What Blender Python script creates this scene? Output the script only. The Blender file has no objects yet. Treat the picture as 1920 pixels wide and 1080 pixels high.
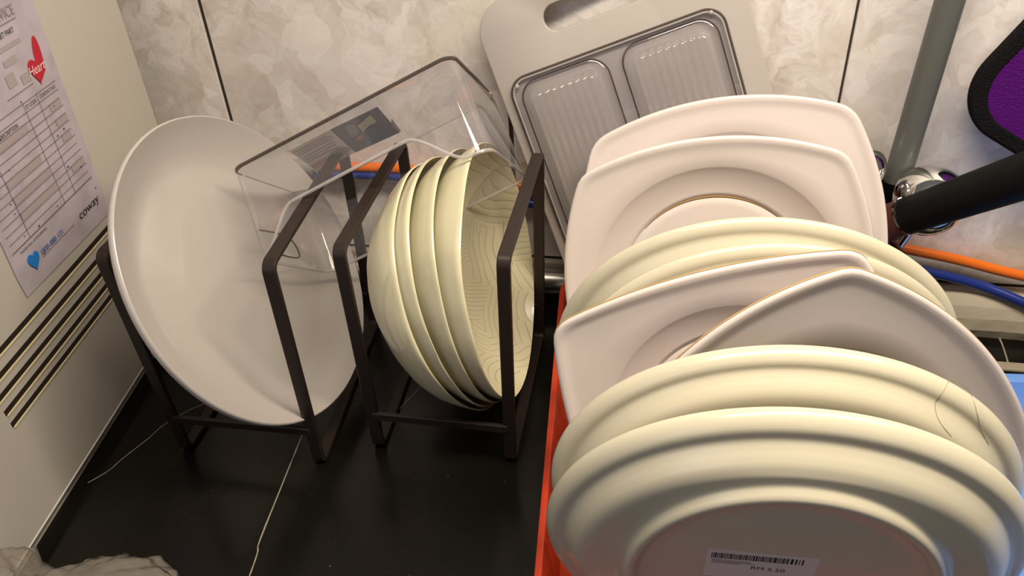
import bpy, bmesh, math, random
from mathutils import Vector, Matrix, noise
random.seed(4)
D = bpy.data
SC = bpy.context.scene
COL = SC.collection
rad = math.radians

# ------------------------------------------------------------------ camera
cam_d = D.cameras.new('camera'); cam = D.objects.new('camera', cam_d); COL.objects.link(cam)
cam_d.sensor_fit = 'HORIZONTAL'; cam_d.sensor_width = 36.0
cam_d.lens = 36.0 * 1500.0 / 1920.0
cam_d.clip_start = 0.01
_r = Vector((0.98140, 0.18528, -0.05031)); _d = Vector((0.06760, -0.57874, -0.81270)); _f = Vector((-0.17969, 0.79418, -0.58050))
cam.matrix_world = Matrix(((_r.x, -_d.x, -_f.x, 0.0), (_r.y, -_d.y, -_f.y, -0.73945), (_r.z, -_d.z, -_f.z, 0.54), (0, 0, 0, 1)))
SC.camera = cam

# ------------------------------------------------------------------ view, world, lights
SC.view_settings.view_transform = 'Standard'
SC.view_settings.look = 'None'
SC.view_settings.exposure = 0.03
SC.view_settings.gamma = 1.0
SC.view_settings.use_curve_mapping = False
W = D.worlds.new('room'); SC.world = W; W.use_nodes = True
W.node_tree.nodes['Background'].inputs[0].default_value = (0.60, 0.55, 0.52, 1)
W.node_tree.nodes['Background'].inputs[1].default_value = 0.22

def area(name, loc, target, sx, sy, power, color):
    l = D.lights.new(name, 'AREA'); l.shape = 'RECTANGLE'; l.size = sx; l.size_y = sy
    l.energy = power; l.color = color
    o = D.objects.new(name, l); COL.objects.link(o); o.location = loc
    o.rotation_euler = (Vector(target) - Vector(loc)).to_track_quat('-Z', 'Y').to_euler()
    return o
area('cabinet_lamp', (0.20, -0.37, 0.90), (0.16, -0.22, 0.0), 0.9, 0.10, 11.2, (1.0, 0.865, 0.70))
area('window_daylight', (-0.9, -1.9, 1.0), (0.0, -0.2, 0.1), 0.8, 0.8, 3.0, (0.66, 0.72, 1.0))

# ------------------------------------------------------------------ material helpers
def mat(name, base=(0.8, 0.8, 0.8), rough=0.5, metal=0.0, coat=0.0, spec=0.5, trans=0.0, ior=1.45, alpha=None):
    m = D.materials.new(name); m.use_nodes = True
    b = m.node_tree.nodes['Principled BSDF']
    b.inputs['Base Color'].default_value = (*base, 1); b.inputs['Roughness'].default_value = rough
    b.inputs['Metallic'].default_value = metal; b.inputs['Coat Weight'].default_value = coat
    b.inputs['Coat Roughness'].default_value = 0.06
    b.inputs['Specular IOR Level'].default_value = spec
    b.inputs['Transmission Weight'].default_value = trans; b.inputs['IOR'].default_value = ior
    return m
def nodes(m):
    nt = m.node_tree
    return nt, nt.nodes['Principled BSDF']
def new(nt, t, **kw):
    n = nt.nodes.new(t)
    for k, v in kw.items():
        if k.startswith('i_'): n.inputs[k[2:].replace('_', ' ')].default_value = v
        else: setattr(n, k, v)
    return n
def ramp(nt, stops):
    n = nt.nodes.new('ShaderNodeValToRGB'); e = n.color_ramp.elements
    while len(e) < len(stops): e.new(0.5)
    for el, (p, c) in zip(e, stops): el.position = p; el.color = (*c, 1)
    return n
def bumpnoise(m, scale, strength, dist=0.001, detail=3.0, coord='Object'):
    nt, b = nodes(m)
    tc = new(nt, 'ShaderNodeTexCoord'); nz = new(nt, 'ShaderNodeTexNoise', i_Scale=scale, i_Detail=detail)
    bp = new(nt, 'ShaderNodeBump', i_Strength=strength, i_Distance=dist)
    nt.links.new(tc.outputs[coord], nz.inputs['Vector']); nt.links.new(nz.outputs['Fac'], bp.inputs['Height'])
    nt.links.new(bp.outputs['Normal'], b.inputs['Normal'])
    return nz

M = {}
M['square_white'] = mat('pinkish white porcelain', (0.73, 0.66, 0.615), 0.25, coat=0.2)
M['cream'] = mat('cream white porcelain', (0.66, 0.615, 0.465), 0.26, coat=0.15)
M['platter'] = mat('cool white porcelain', (0.50, 0.465, 0.44), 0.22, coat=0.25)
M['foot'] = mat('unglazed foot ring', (0.72, 0.66, 0.56), 0.6)
M['worn'] = mat('worn golden brown rim', (0.50, 0.33, 0.13), 0.5)
M['rack'] = mat('dark brown powder coated steel', (0.024, 0.016, 0.013), 0.42, spec=0.35)
M['red'] = mat('red orange plastic', (0.47, 0.042, 0.014), 0.32)
M['black_plastic'] = mat('black plastic handle', (0.004, 0.004, 0.004), 0.5, spec=0.15)
M['brown_pan'] = mat('dark brown enamel', (0.085, 0.026, 0.017), 0.42)
M['chrome'] = mat('polished steel', (0.78, 0.77, 0.75), 0.08, metal=1.0)
M['steel'] = mat('brushed steel', (0.66, 0.63, 0.57), 0.28, metal=1.0)
M['orange'] = mat('orange tubing', (0.80, 0.17, 0.012), 0.3)
M['blue'] = mat('blue tubing', (0.018, 0.04, 0.26), 0.28)
M['fitting'] = mat('grey fitting', (0.30, 0.30, 0.28), 0.45)
M['board'] = mat('grey plastic board', (0.43, 0.395, 0.365), 0.42)
M['tub'] = mat('light blue plastic', (0.16, 0.33, 0.80), 0.3)
M['sill'] = mat('beige silicone', (0.38, 0.33, 0.25), 0.6)
M['print'] = mat('black print', (0.030, 0.026, 0.03), 0.7)
M['print_grey'] = mat('grey print', (0.33, 0.27, 0.29), 0.75)
M['print_blue'] = mat('blue print', (0.012, 0.20, 0.62), 0.6)
M['print_red'] = mat('red print', (0.52, 0.012, 0.035), 0.6)
M['print_white'] = mat('white print', (0.80, 0.70, 0.70), 0.7)
M['label_paper'] = mat('label paper', (0.62, 0.60, 0.60), 0.6)
M['slot_dark'] = mat('dark slot', (0.018, 0.010, 0.005), 0.8)
M['slot_lip'] = mat('lit cream lip', (0.72, 0.62, 0.38), 0.4)  # paler than the cabinet, paints the light on the lower lip
M['vein'] = mat('white marble vein', (0.34, 0.31, 0.24), 0.4)
M['grout'] = mat('dark grout', (0.05, 0.04, 0.03), 0.9)
M['cement'] = mat('stained cement', (0.52, 0.47, 0.36), 0.8)
bumpnoise(M['cement'], 60, 0.6, 0.002)
M['hair'] = mat('dark hair', (0.30, 0.24, 0.14), 0.6)
M['stain'] = mat('brown food stain', (0.36, 0.22, 0.09), 0.7)

# cream stoneware of the bowls (uneven glaze)
m = M['bowl'] = mat('cream stoneware glaze', (0.71, 0.665, 0.45), 0.2, coat=0.3)
bumpnoise(m, 24, 0.5, 0.005, 1.0)
# embossed leaf pattern inside the bowls
m = M['bowl_leaf'] = mat('embossed leaf glaze', (0.72, 0.68, 0.47), 0.24, coat=0.3)
nt, b = nodes(m)
tc = new(nt, 'ShaderNodeTexCoord')
nz = new(nt, 'ShaderNodeTexNoise', i_Scale=16.0, i_Detail=1.0)
ofs = new(nt, 'ShaderNodeVectorMath', operation='MULTIPLY_ADD'); ofs.inputs[1].default_value = (0.022, 0.022, 0.0)
vo = new(nt, 'ShaderNodeTexVoronoi', i_Scale=26.0, feature='F1')
df = new(nt, 'ShaderNodeVectorMath', operation='SUBTRACT'); sb = new(nt, 'ShaderNodeVectorMath', operation='SUBTRACT'); sb.inputs[1].default_value = (0.5, 0.5, 0.5)
nm = new(nt, 'ShaderNodeVectorMath', operation='NORMALIZE'); dt = new(nt, 'ShaderNodeVectorMath', operation='DOT_PRODUCT')
sc = new(nt, 'ShaderNodeMath', operation='MULTIPLY'); sc.inputs[1].default_value = 800.0
sn = new(nt, 'ShaderNodeMath', operation='SINE'); ab = new(nt, 'ShaderNodeMath', operation='ABSOLUTE')
fl = new(nt, 'ShaderNodeVectorMath', operation='MULTIPLY'); fl.inputs[1].default_value = (1, 1, 0)
nt.links.new(tc.outputs['Object'], nz.inputs['Vector']); nt.links.new(tc.outputs['Object'], fl.inputs[0])
nt.links.new(nz.outputs['Color'], ofs.inputs[0]); nt.links.new(fl.outputs[0], ofs.inputs[2])
nt.links.new(ofs.outputs[0], vo.inputs['Vector'])
nt.links.new(ofs.outputs[0], df.inputs[0]); nt.links.new(vo.outputs['Position'], df.inputs[1])
nt.links.new(vo.outputs['Color'], sb.inputs[0]); nt.links.new(sb.outputs[0], nm.inputs[0])
nt.links.new(df.outputs[0], dt.inputs[0]); nt.links.new(nm.outputs[0], dt.inputs[1])
nt.links.new(dt.outputs['Value'], sc.inputs[0]); nt.links.new(sc.outputs[0], sn.inputs[0]); nt.links.new(sn.outputs[0], ab.inputs[0])
rp = ramp(nt, [(0.0, (0.33, 0.305, 0.20)), (0.16, (0.54, 0.505, 0.345)), (0.34, (0.61, 0.57, 0.395))])
bp = new(nt, 'ShaderNodeBump', i_Strength=0.22, i_Distance=0.0007)
nt.links.new(ab.outputs[0], rp.inputs[0]); nt.links.new(ab.outputs[0], bp.inputs['Height'])
nt.links.new(rp.outputs[0], b.inputs['Base Color']); nt.links.new(bp.outputs['Normal'], b.inputs['Normal'])

# marbled wall tile: layered angular flakes, swirling fine relief print, a few yellow stains
m = M['tile'] = mat('marbled stone tile', (0.6, 0.56, 0.52), 0.42)
nt, b = nodes(m)
tc = new(nt, 'ShaderNodeTexCoord'); oi = new(nt, 'ShaderNodeObjectInfo')
cb_ = new(nt, 'ShaderNodeCombineXYZ'); nt.links.new(oi.outputs['Location'], cb_.inputs[0])
ad = new(nt, 'ShaderNodeVectorMath', operation='ADD'); nt.links.new(tc.outputs['Object'], ad.inputs[0]); nt.links.new(oi.outputs['Location'], ad.inputs[1])
def noise_(scale, detail, rough=0.5, dist=0.0, vec=None):
    n = new(nt, 'ShaderNodeTexNoise', i_Scale=scale, i_Detail=detail); n.inputs['Roughness'].default_value = rough; n.inputs['Distortion'].default_value = dist
    nt.links.new((vec or ad).outputs[0], n.inputs['Vector']); return n
n0 = noise_(14.0, 3.0)
wp = new(nt, 'ShaderNodeVectorMath', operation='MULTIPLY_ADD'); wp.inputs[1].default_value = (0.06, 0.06, 0.06)
nt.links.new(n0.outputs['Color'], wp.inputs[0]); nt.links.new(ad.outputs[0], wp.inputs[2])
def voro(scale, feat='F1'):
    v = new(nt, 'ShaderNodeTexVoronoi', i_Scale=scale, feature=feat); nt.links.new(wp.outputs[0], v.inputs['Vector']); return v
def sepc(v, k):
    sp = new(nt, 'ShaderNodeSeparateColor'); nt.links.new(v.outputs['Color'], sp.inputs[0]); return sp.outputs[k]
def mixc(a_, b_, fac, mode='MIX'):
    mx = new(nt, 'ShaderNodeMix', data_type='RGBA', blend_type=mode)
    if isinstance(fac, float): mx.inputs['Factor'].default_value = fac
    else: nt.links.new(fac, mx.inputs['Factor'])
    for sck, val in ((6, a_), (7, b_)):
        if isinstance(val, tuple): mx.inputs[sck].default_value = (*val, 1)
        else: nt.links.new(val, mx.inputs[sck])
    return mx.outputs[2]
v1 = voro(20.0); v2 = voro(47.0)
r1 = ramp(nt, [(0.0, (0.64, 0.585, 0.545)), (0.45, (0.73, 0.68, 0.65)), (0.75, (0.76, 0.715, 0.69)), (1.0, (0.87, 0.835, 0.805))]); nt.links.new(sepc(v1, 0), r1.inputs[0])
r2 = ramp(nt, [(0.0, (0.63, 0.575, 0.535)), (0.6, (0.74, 0.69, 0.655)), (0.85, (0.86, 0.82, 0.785))]); nt.links.new(sepc(v2, 1), r2.inputs[0])
c1 = mixc(r1.outputs[0], r2.outputs[0], 0.5)
ns = noise_(40.0, 7.0, 0.66, 0.9, wp)                       # swirling crinkles
r3 = ramp(nt, [(0.36, (0.34, 0.34, 0.33)), (0.44, (0.46, 0.46, 0.46)), (0.50, (0.52, 0.52, 0.52)), (0.56, (0.66, 0.66, 0.66)), (0.62, (0.52, 0.52, 0.52))]); nt.links.new(ns.outputs['Fac'], r3.inputs[0])
msk = ramp(nt, [(0.38, (0.22, 0.22, 0.22)), (0.56, (1, 1, 1))]); nt.links.new(noise_(7.0, 3.0).outputs['Fac'], msk.inputs[0])
c2 = mixc(c1, r3.outputs[0], msk.outputs[0], 'OVERLAY')
ed = voro(20.0, 'DISTANCE_TO_EDGE')
re = ramp(nt, [(0.0, (1, 1, 1)), (0.035, (0, 0, 0))]); nt.links.new(ed.outputs['Distance'], re.inputs[0])
em = new(nt, 'ShaderNodeMath', operation='MULTIPLY'); em.inputs[1].default_value = 0.16
nt.links.new(re.outputs[0], em.inputs[0])
c3 = mixc(c2, (0.84, 0.79, 0.75), em.outputs[0])
sm = ramp(nt, [(0.56, (0, 0, 0)), (0.66, (0.55, 0.55, 0.55))]); nt.links.new(noise_(4.5, 2.0).outputs['Fac'], sm.inputs[0])
c4 = mixc(c3, (0.60, 0.55, 0.38), sm.outputs[0])
nt.links.new(c4, b.inputs['Base Color'])

# black polished counter with dust specks
m = M['counter'] = mat('black marble', (0.010, 0.009, 0.008), 0.16, spec=0.35)
nt, b = nodes(m)
tc = new(nt, 'ShaderNodeTexCoord'); v = new(nt, 'ShaderNodeTexVoronoi', i_Scale=85.0, feature='F1')
nt.links.new(tc.outputs['Object'], v.inputs['Vector'])
rs = ramp(nt, [(0.0, (0.16, 0.14, 0.11)), (0.05, (0.06, 0.055, 0.045)), (0.10, (0.0055, 0.0048, 0.0035))])
nt.links.new(v.outputs['Distance'], rs.inputs[0])
nz = new(nt, 'ShaderNodeTexNoise', i_Scale=14.0, i_Detail=6.0); nt.links.new(tc.outputs['Object'], nz.inputs['Vector'])
rr = ramp(nt, [(0.3, (0.14, 0.14, 0.14)), (0.7, (0.34, 0.34, 0.34))]); nt.links.new(nz.outputs['Fac'], rr.inputs[0])
r5 = ramp(nt, [(0.52, (0, 0, 0)), (0.62, (1, 1, 1))]); nt.links.new(nz.outputs['Fac'], r5.inputs[0])
mm = new(nt, 'ShaderNodeMix', data_type='RGBA'); nt.links.new(r5.outputs[0], mm.inputs['Factor'])
mm.inputs[6].default_value = (0.0055, 0.0048, 0.0035, 1); nt.links.new(rs.outputs[0], mm.inputs[7])
nt.links.new(mm.outputs[2], b.inputs['Base Color']); nt.links.new(rr.outputs[0], b.inputs['Roughness'])

# appliance: slightly mottled white enamel
m = M['white'] = mat('white painted steel', (0.56, 0.525, 0.465), 0.42)
nz = bumpnoise(m, 240, 0.08, 0.0005)
m = M['paper'] = mat('lilac paper', (0.50, 0.43, 0.46), 0.7)
nt, b = nodes(m)
tc = new(nt, 'ShaderNodeTexCoord'); nz = new(nt, 'ShaderNodeTexNoise', i_Scale=38.0, i_Detail=2.0)
nt.links.new(tc.outputs['Object'], nz.inputs['Vector'])
rp = ramp(nt, [(0.30, (0.43, 0.375, 0.42)), (0.6, (0.53, 0.465, 0.53))]); nt.links.new(nz.outputs['Fac'], rp.inputs[0])
nt.links.new(rp.outputs[0], b.inputs['Base Color'])

m = M['pvc'] = mat('grey pvc pipe', (0.11, 0.115, 0.105), 0.40)
bumpnoise(m, 90, 0.15, 0.0006)
m = M['purple'] = mat('purple microfibre', (0.10, 0.008, 0.17), 0.95, spec=0.1)
bumpnoise(m, 900, 1.0, 0.002, 2)
m = M['black_trim'] = mat('black fabric binding', (0.010, 0.009, 0.010), 0.95, spec=0.1)
bumpnoise(m, 700, 1.0, 0.002, 2)

# clear plastic: thin sheet, mostly see-through with mirror-like sheen
def clear(name, tint, gloss_rough, haze, haze_col=(0.7, 0.7, 0.7), boost=1.0):
    m = D.materials.new(name); m.use_nodes = True; nt = m.node_tree
    for n in list(nt.nodes): nt.nodes.remove(n)
    out = new(nt, 'ShaderNodeOutputMaterial')
    tr = new(nt, 'ShaderNodeBsdfTransparent'); tr.inputs[0].default_value = (*tint, 1)
    gl = new(nt, 'ShaderNodeBsdfGlossy'); gl.inputs['Roughness'].default_value = gloss_rough
    df = new(nt, 'ShaderNodeBsdfDiffuse'); df.inputs[0].default_value = (*haze_col, 1)
    fr = new(nt, 'ShaderNodeLayerWeight'); fr.inputs['Blend'].default_value = 0.5
    po = new(nt, 'ShaderNodeMath', operation='POWER'); po.inputs[1].default_value = 4.0
    mu = new(nt, 'ShaderNodeMath', operation='MULTIPLY_ADD'); mu.inputs[1].default_value = 0.7 * boost; mu.inputs[2].default_value = 0.035 * boost
    mu.use_clamp = True
    a = new(nt, 'ShaderNodeMixShader'); a.inputs[0].default_value = haze
    c = new(nt, 'ShaderNodeMixShader')
    nt.links.new(tr.outputs[0], a.inputs[1]); nt.links.new(df.outputs[0], a.inputs[2])
    nt.links.new(fr.outputs['Facing'], po.inputs[0]); nt.links.new(po.outputs[0], mu.inputs[0]); nt.links.new(mu.outputs[0], c.inputs[0])
    nt.links.new(a.outputs[0], c.inputs[1]); nt.links.new(gl.outputs[0], c.inputs[2])
    nt.links.new(c.outputs[0], out.inputs[0])
    return m
M['clear'] = clear('clear plastic sheet', (0.935, 0.93, 0.935), 0.05, 0.06, (0.72, 0.70, 0.74), 1.3)  # plastic haze, raised to paint in a lavender reflection
M['edge_refraction'] = clear('dark refraction tint', (0.42, 0.38, 0.36), 0.08, 0.10, (0.30, 0.26, 0.25))  # dark tint paints the refraction line along edges of clear plastic
M['clear_rim'] = clear('clear plastic rim', (0.84, 0.83, 0.83), 0.08, 0.36, (0.8, 0.78, 0.76), 1.6)  # whitish haze paints the highlight along the rim
M['tray'] = clear('clear tray sheet', (0.88, 0.87, 0.90), 0.07, 0.05, (0.6, 0.6, 0.66), 2.6)
M['bag'] = clear('crumpled clear film', (0.84, 0.82, 0.78), 0.18, 0.30, (0.50, 0.45, 0.39), 1.6)

# ------------------------------------------------------------------ object helpers
def link(name, me, m=None, parent=None, smooth=True, local=None):
    o = D.objects.new(name, me); COL.objects.link(o)
    if m is not None:
        for x in (m if isinstance(m, (list, tuple)) else [m]): me.materials.append(x)
    if smooth:
        for p in me.polygons: p.use_smooth = True
    if parent: o.parent = parent
    if local is not None: o.matrix_local = local
    return o
def obj(name, bm, m=None, parent=None, smooth=True, local=None, sharp=35):
    bmesh.ops.recalc_face_normals(bm, faces=bm.faces[:])
    if smooth:
        for e in bm.edges:
            if len(e.link_faces) == 2 and e.calc_face_angle(0) > rad(sharp): e.smooth = False
    me = D.meshes.new(name); bm.to_mesh(me); bm.free()
    return link(name, me, m, parent, smooth, local)
def raw(name, verts, faces, m=None, parent=None, smooth=True, local=None, sharp=35):
    me = D.meshes.new(name); me.from_pydata([tuple(v) for v in verts], [], faces); me.update()
    bm = bmesh.new(); bm.from_mesh(me); D.meshes.remove(me)
    return obj(name, bm, m, parent, smooth, local, sharp)
def thing(name, label, cat, loc=(0, 0, 0), group=None, mtx=None):
    o = D.objects.new(name, None); COL.objects.link(o); o.empty_display_size = 0.03
    if mtx is not None: o.matrix_world = mtx
    else: o.location = loc
    o['label'] = label; o['category'] = cat
    if group: o['group'] = group
    return o
def tag(o, label, cat, group=None):
    o['label'] = label; o['category'] = cat
    if group: o['group'] = group
    return o
def box(bm, x0, x1, y0, y1, z0, z1, bev=0.0, seg=2):
    r = bmesh.ops.create_cube(bm, size=1.0)
    vs = r['verts']
    for v in vs:
        v.co = Vector((x0 + (v.co.x + .5) * (x1 - x0), y0 + (v.co.y + .5) * (y1 - y0), z0 + (v.co.z + .5) * (z1 - z0)))
    if bev > 0:
        es = list({e for v in vs for e in v.link_edges})
        bmesh.ops.bevel(bm, geom=es, offset=bev, segments=seg, profile=0.5, affect='EDGES')
    return bm
def catmull(pts, n=8, closed=False):
    P = [Vector(p) for p in pts]; out = []
    N = len(P); rng = N if closed else N - 1
    for i in range(rng):
        if closed: a, b, c, d = P[i - 1], P[i], P[(i + 1) % N], P[(i + 2) % N]
        else: a, b, c, d = P[max(i - 1, 0)], P[i], P[i + 1], P[min(i + 2, N - 1)]
        for k in range(n):
            t = k / n
            out.append(0.5 * ((2 * b) + (c - a) * t + (2 * a - 5 * b + 4 * c - d) * t * t + (3 * b - a - 3 * c + d) * t ** 3))
    if not closed: out.append(P[-1])
    return out
def tube(bm, pts, r, seg=10, closed=False, cap=True):
    P = [Vector(p) for p in pts]; N = len(P); rings = []
    rr = r if isinstance(r, (list, tuple)) else [r] * N
    up = None
    for i in range(N):
        if closed: t = (P[(i + 1) % N] - P[i - 1])
        else: t = P[min(i + 1, N - 1)] - P[max(i - 1, 0)]
        t.normalize()
        if up is None: up = t.orthogonal().normalized()
        up = (up - t * up.dot(t)).normalized(); s = t.cross(up)
        rings.append([bm.verts.new(P[i] + (up * math.cos(2 * math.pi * k / seg) + s * math.sin(2 * math.pi * k / seg)) * rr[i]) for k in range(seg)])
    for i in range(N if closed else N - 1):
        a, b = rings[i], rings[(i + 1) % N]
        for k in range(seg):
            bm.faces.new((a[k], a[(k + 1) % seg], b[(k + 1) % seg], b[k]))
    if cap and not closed:
        bm.faces.new(rings[0]); bm.faces.new(list(reversed(rings[-1])))
    return bm
def loft(bm, rings, cap0=False, cap1=False, mats=None):
    R = [[bm.verts.new(p) for p in r] for r in rings]; n = len(R[0])
    for i in range(len(R) - 1):
        for k in range(n):
            f = bm.faces.new((R[i][k], R[i][(k + 1) % n], R[i + 1][(k + 1) % n], R[i + 1][k]))
            if mats: f.material_index = mats[i]
    if cap0:
        c = bm.verts.new(sum((v.co for v in R[0]), Vector()) / n)
        for k in range(n): bm.faces.new((c, R[0][(k + 1) % n], R[0][k]))
    if cap1:
        c = bm.verts.new(sum((v.co for v in R[-1]), Vector()) / n)
        for k in range(n):
            f = bm.faces.new((c, R[-1][k], R[-1][(k + 1) % n]))
            if mats: f.material_index = mats[-1]
    return bm
def rounded_rect(w, h, r, n=8, cx=0.0, cy=0.0):
    out = []
    for (sx, sy, a0) in ((1, 1, 0), (-1, 1, 90), (-1, -1, 180), (1, -1, 270)):
        for k in range(n + 1):
            a = rad(a0 + 90 * k / n)
            out.append((cx + sx * (w / 2 - r) + r * math.cos(a), cy + sy * (h / 2 - r) + r * math.sin(a)))
    return out
def flat_shape(name, loops, thick, bev, m, parent=None, local=None):
    """A plate of even thickness cut from outlines (first outer, then holes), centred on z = 0."""
    cu = D.curves.new(name, 'CURVE'); cu.dimensions = '2D'; cu.fill_mode = 'BOTH'
    cu.extrude = max(thick / 2 - bev, 0.0); cu.bevel_depth = bev; cu.bevel_resolution = 2; cu.offset = -bev
    for lp in loops:
        s = cu.splines.new('POLY'); s.points.add(len(lp) - 1)
        for p, q in zip(s.points, lp): p.co = (q[0], q[1], 0, 1)
        s.use_cyclic_u = True
    return from_curve(name, cu, m, parent, local)
def from_curve(name, cu, m, parent=None, local=None):
    t = D.objects.new('tmp', cu); COL.objects.link(t)
    me = D.meshes.new_from_object(t.evaluated_get(bpy.context.evaluated_depsgraph_get()))
    D.objects.remove(t); me.name = name
    me.materials.clear()
    o = link(name, me, m, parent, False, local)
    return o
def text(name, s, size, m, parent, local, xscale=1.0, align='LEFT', shear=0.0, space=1.0):
    cu = D.curves.new(name, 'FONT'); cu.body = s; cu.size = size; cu.align_x = align; cu.shear = shear; cu.space_character = space
    return from_curve(name, cu, m, parent, local @ Matrix.Diagonal((xscale, 1, 1, 1)))
def frame_mtx(C, az, el, rot=0.0):
    """Local x to the right, y up, z along the facing direction (azimuth az, elevation el), then turned in plane."""
    a, e = rad(az), rad(el)
    n = Vector((math.cos(e) * math.cos(a), math.cos(e) * math.sin(a), math.sin(e)))
    e1 = Vector((-math.sin(a), math.cos(a), 0)); e2 = n.cross(e1)
    mx = Matrix(((e1.x, e2.x, n.x, C[0]), (e1.y, e2.y, n.y, C[1]), (e1.z, e2.z, n.z, C[2]), (0, 0, 0, 1)))
    return mx @ Matrix.Rotation(rad(rot), 4, 'Z')
def axes_mtx(o, x, y, z):
    return Matrix(((x[0], y[0], z[0], o[0]), (x[1], y[1], z[1], o[1]), (x[2], y[2], z[2], o[2]), (0, 0, 0, 1)))

# ------------------------------------------------------------------ the setting
bm = bmesh.new(); box(bm, -1.0, 0.95, -0.75, 0.0, -0.03, 0.0)
counter = obj('floor', bm, M['counter'], smooth=False); counter['kind'] = 'structure'
counter['label'] = 'black marble counter top with thin white veins'
def vein(pts, w):
    P = catmull([(x, y, 0) for x, y in pts], 6); V = []; F = []
    for i, p in enumerate(P):
        t = (P[min(i + 1, len(P) - 1)] - P[max(i - 1, 0)]).normalized(); s = Vector((-t.y, t.x, 0))
        ww = w * (0.55 + 0.7 * noise.noise(p * 90 + Vector((3, 1, 0))) ** 2 + 0.25 * random.random())
        V += [p + s * ww, p - s * ww]
        if i: F.append((2 * i - 2, 2 * i - 1, 2 * i + 1, 2 * i))
    o = raw('marble_vein', [(v.x, v.y, 0.00015) for v in V], F, M['vein'], counter, False)
vein([(-0.325, -0.20), (-0.320, -0.257), (-0.3135, -0.32), (-0.3075, -0.376), (-0.3045, -0.386), (-0.3015, -0.404), (-0.296, -0.45)], 0.00075)
vein([(-0.491, -0.341), (-0.4805, -0.325), (-0.476, -0.3096), (-0.466, -0.283), (-0.4599, -0.2625), (-0.44, -0.235), (-0.41, -0.215)], 0.0006)
vein([(0.336, -0.0056), (0.3424, -0.0062)], 0.0005)
vein([(0.3424, -0.0056), (0.3445, -0.035), (0.3417, -0.068)], 0.0012)
vein([(-0.245, -0.23), (-0.225, -0.175), (-0.205, -0.14)], 0.0004)

bm = bmesh.new(); box(bm, -1.0, 0.95, 0.0025, 0.06, 0.0, 0.66)
wall = obj('wall_back', bm, M['grout'], smooth=False); wall['kind'] = 'structure'; wall['label'] = 'marbled tile wall behind the counter'
def tile_mesh(w, h):
    bm = bmesh.new(); box(bm, 0, w, 0, 0.010, 0, h, 0.0006, 1)
    bmesh.ops.recalc_face_normals(bm, faces=bm.faces[:])
    me = D.meshes.new('tile'); bm.to_mesh(me); bm.free(); me.materials.append(M['tile']); return me
tm = tile_mesh(0.2978, 0.598)
for k in range(-2, 4):
    o = D.objects.new('tile', tm); COL.objects.link(o); o.parent = wall
    x = -0.157 + 0.31 * 0 + 0.3 * k - 0.0 + 0.0011
    o.location = (-0.157 + (0.3085 if k > 0 else 0.3105) * k + 0.0011, 0.0, 0.047)
    o.scale.x = 1.028
bm = bmesh.new(); box(bm, -1.0, 0.95, -0.0045, 0.004, 0.0, 0.043, 0.002)
for v in bm.verts: v.co.y += 0.0016 * noise.noise(v.co * 40)
for sx0, sx1 in ((0.145, 0.95),):
    nn_ = 40; prof_ = [(0.0, 0.0), (-0.030, 0.0), (-0.032, 0.010), (-0.030, 0.022), (-0.023, 0.033), (-0.013, 0.040), (0.0, 0.042)]
    rr_ = [[bm.verts.new((sx0 + (sx1 - sx0) * i / nn_, y_ + 0.003 * noise.noise(Vector((i * 0.9, z_ * 60, 2))), z_ + 0.0015 * noise.noise(Vector((i * 0.7, z_ * 80, 5))) if z_ > 0 else 0.0)) for y_, z_ in prof_] for i in range(nn_ + 1)]
    for i in range(nn_):
        for k in range(len(prof_) - 1): bm.faces.new((rr_[i][k], rr_[i + 1][k], rr_[i + 1][k + 1], rr_[i][k + 1]))
bb = obj('baseboard_back', bm, M['cement'], smooth=False); bb['kind'] = 'structure'; bb['label'] = 'stained cement strip below the wall tiles'
bm = bmesh.new(); box(bm, 0.31, 0.95, -0.083, -0.071, 0.0, 0.004, 0.0015)
tr = obj('trim_1', bm, M['sill'], smooth=False); tr['kind'] = 'structure'; tr['label'] = 'beige sealant strip along the counter edge'

# horizontal pipe at the wall's foot
pp = thing('steel_pipe', 'horizontal steel pipe along the foot of the wall behind the racks', 'pipe', (0.0, -0.021, 0.0285))
bm = bmesh.new(); tube(bm, [(-0.52, 0, 0), (0.13, 0, 0)], 0.0152, 32); obj('pipe_body', bm, M['steel'], pp)
for x in (-0.45, 0.12):
    bm = bmesh.new(); tube(bm, [(x - 0.006, 0, 0), (x + 0.006, 0, 0)], 0.0165, 24); box(bm, x - 0.006, x + 0.006, -0.004, 0.0175, -0.0285, -0.004)
    obj('clip', bm, M['fitting'], pp)

# vertical grey pipe
vp = thing('grey_pipe', 'upright grey plastic pipe on the wall behind the black handle', 'pipe', (0.2085, -0.028, 0.0))
bm = bmesh.new(); tube(bm, [(0.0005, 0, 0.165), (0.0063, 0, 0.3367), (0.0165, 0, 0.60)], 0.0116, 28); obj('pipe_body', bm, M['pvc'], vp)
bm = bmesh.new(); tube(bm, [(0.0, 0, 0.050), (0.0, 0, 0.174)], 0.0125, 28); obj('coupling', bm, M['black_plastic'], vp)
bm = bmesh.new(); box(bm, 0.003, 0.011, 0.008, 0.028, 0.40, 0.412, 0.001); obj('wall_clip', bm, M['fitting'], vp)

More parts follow.
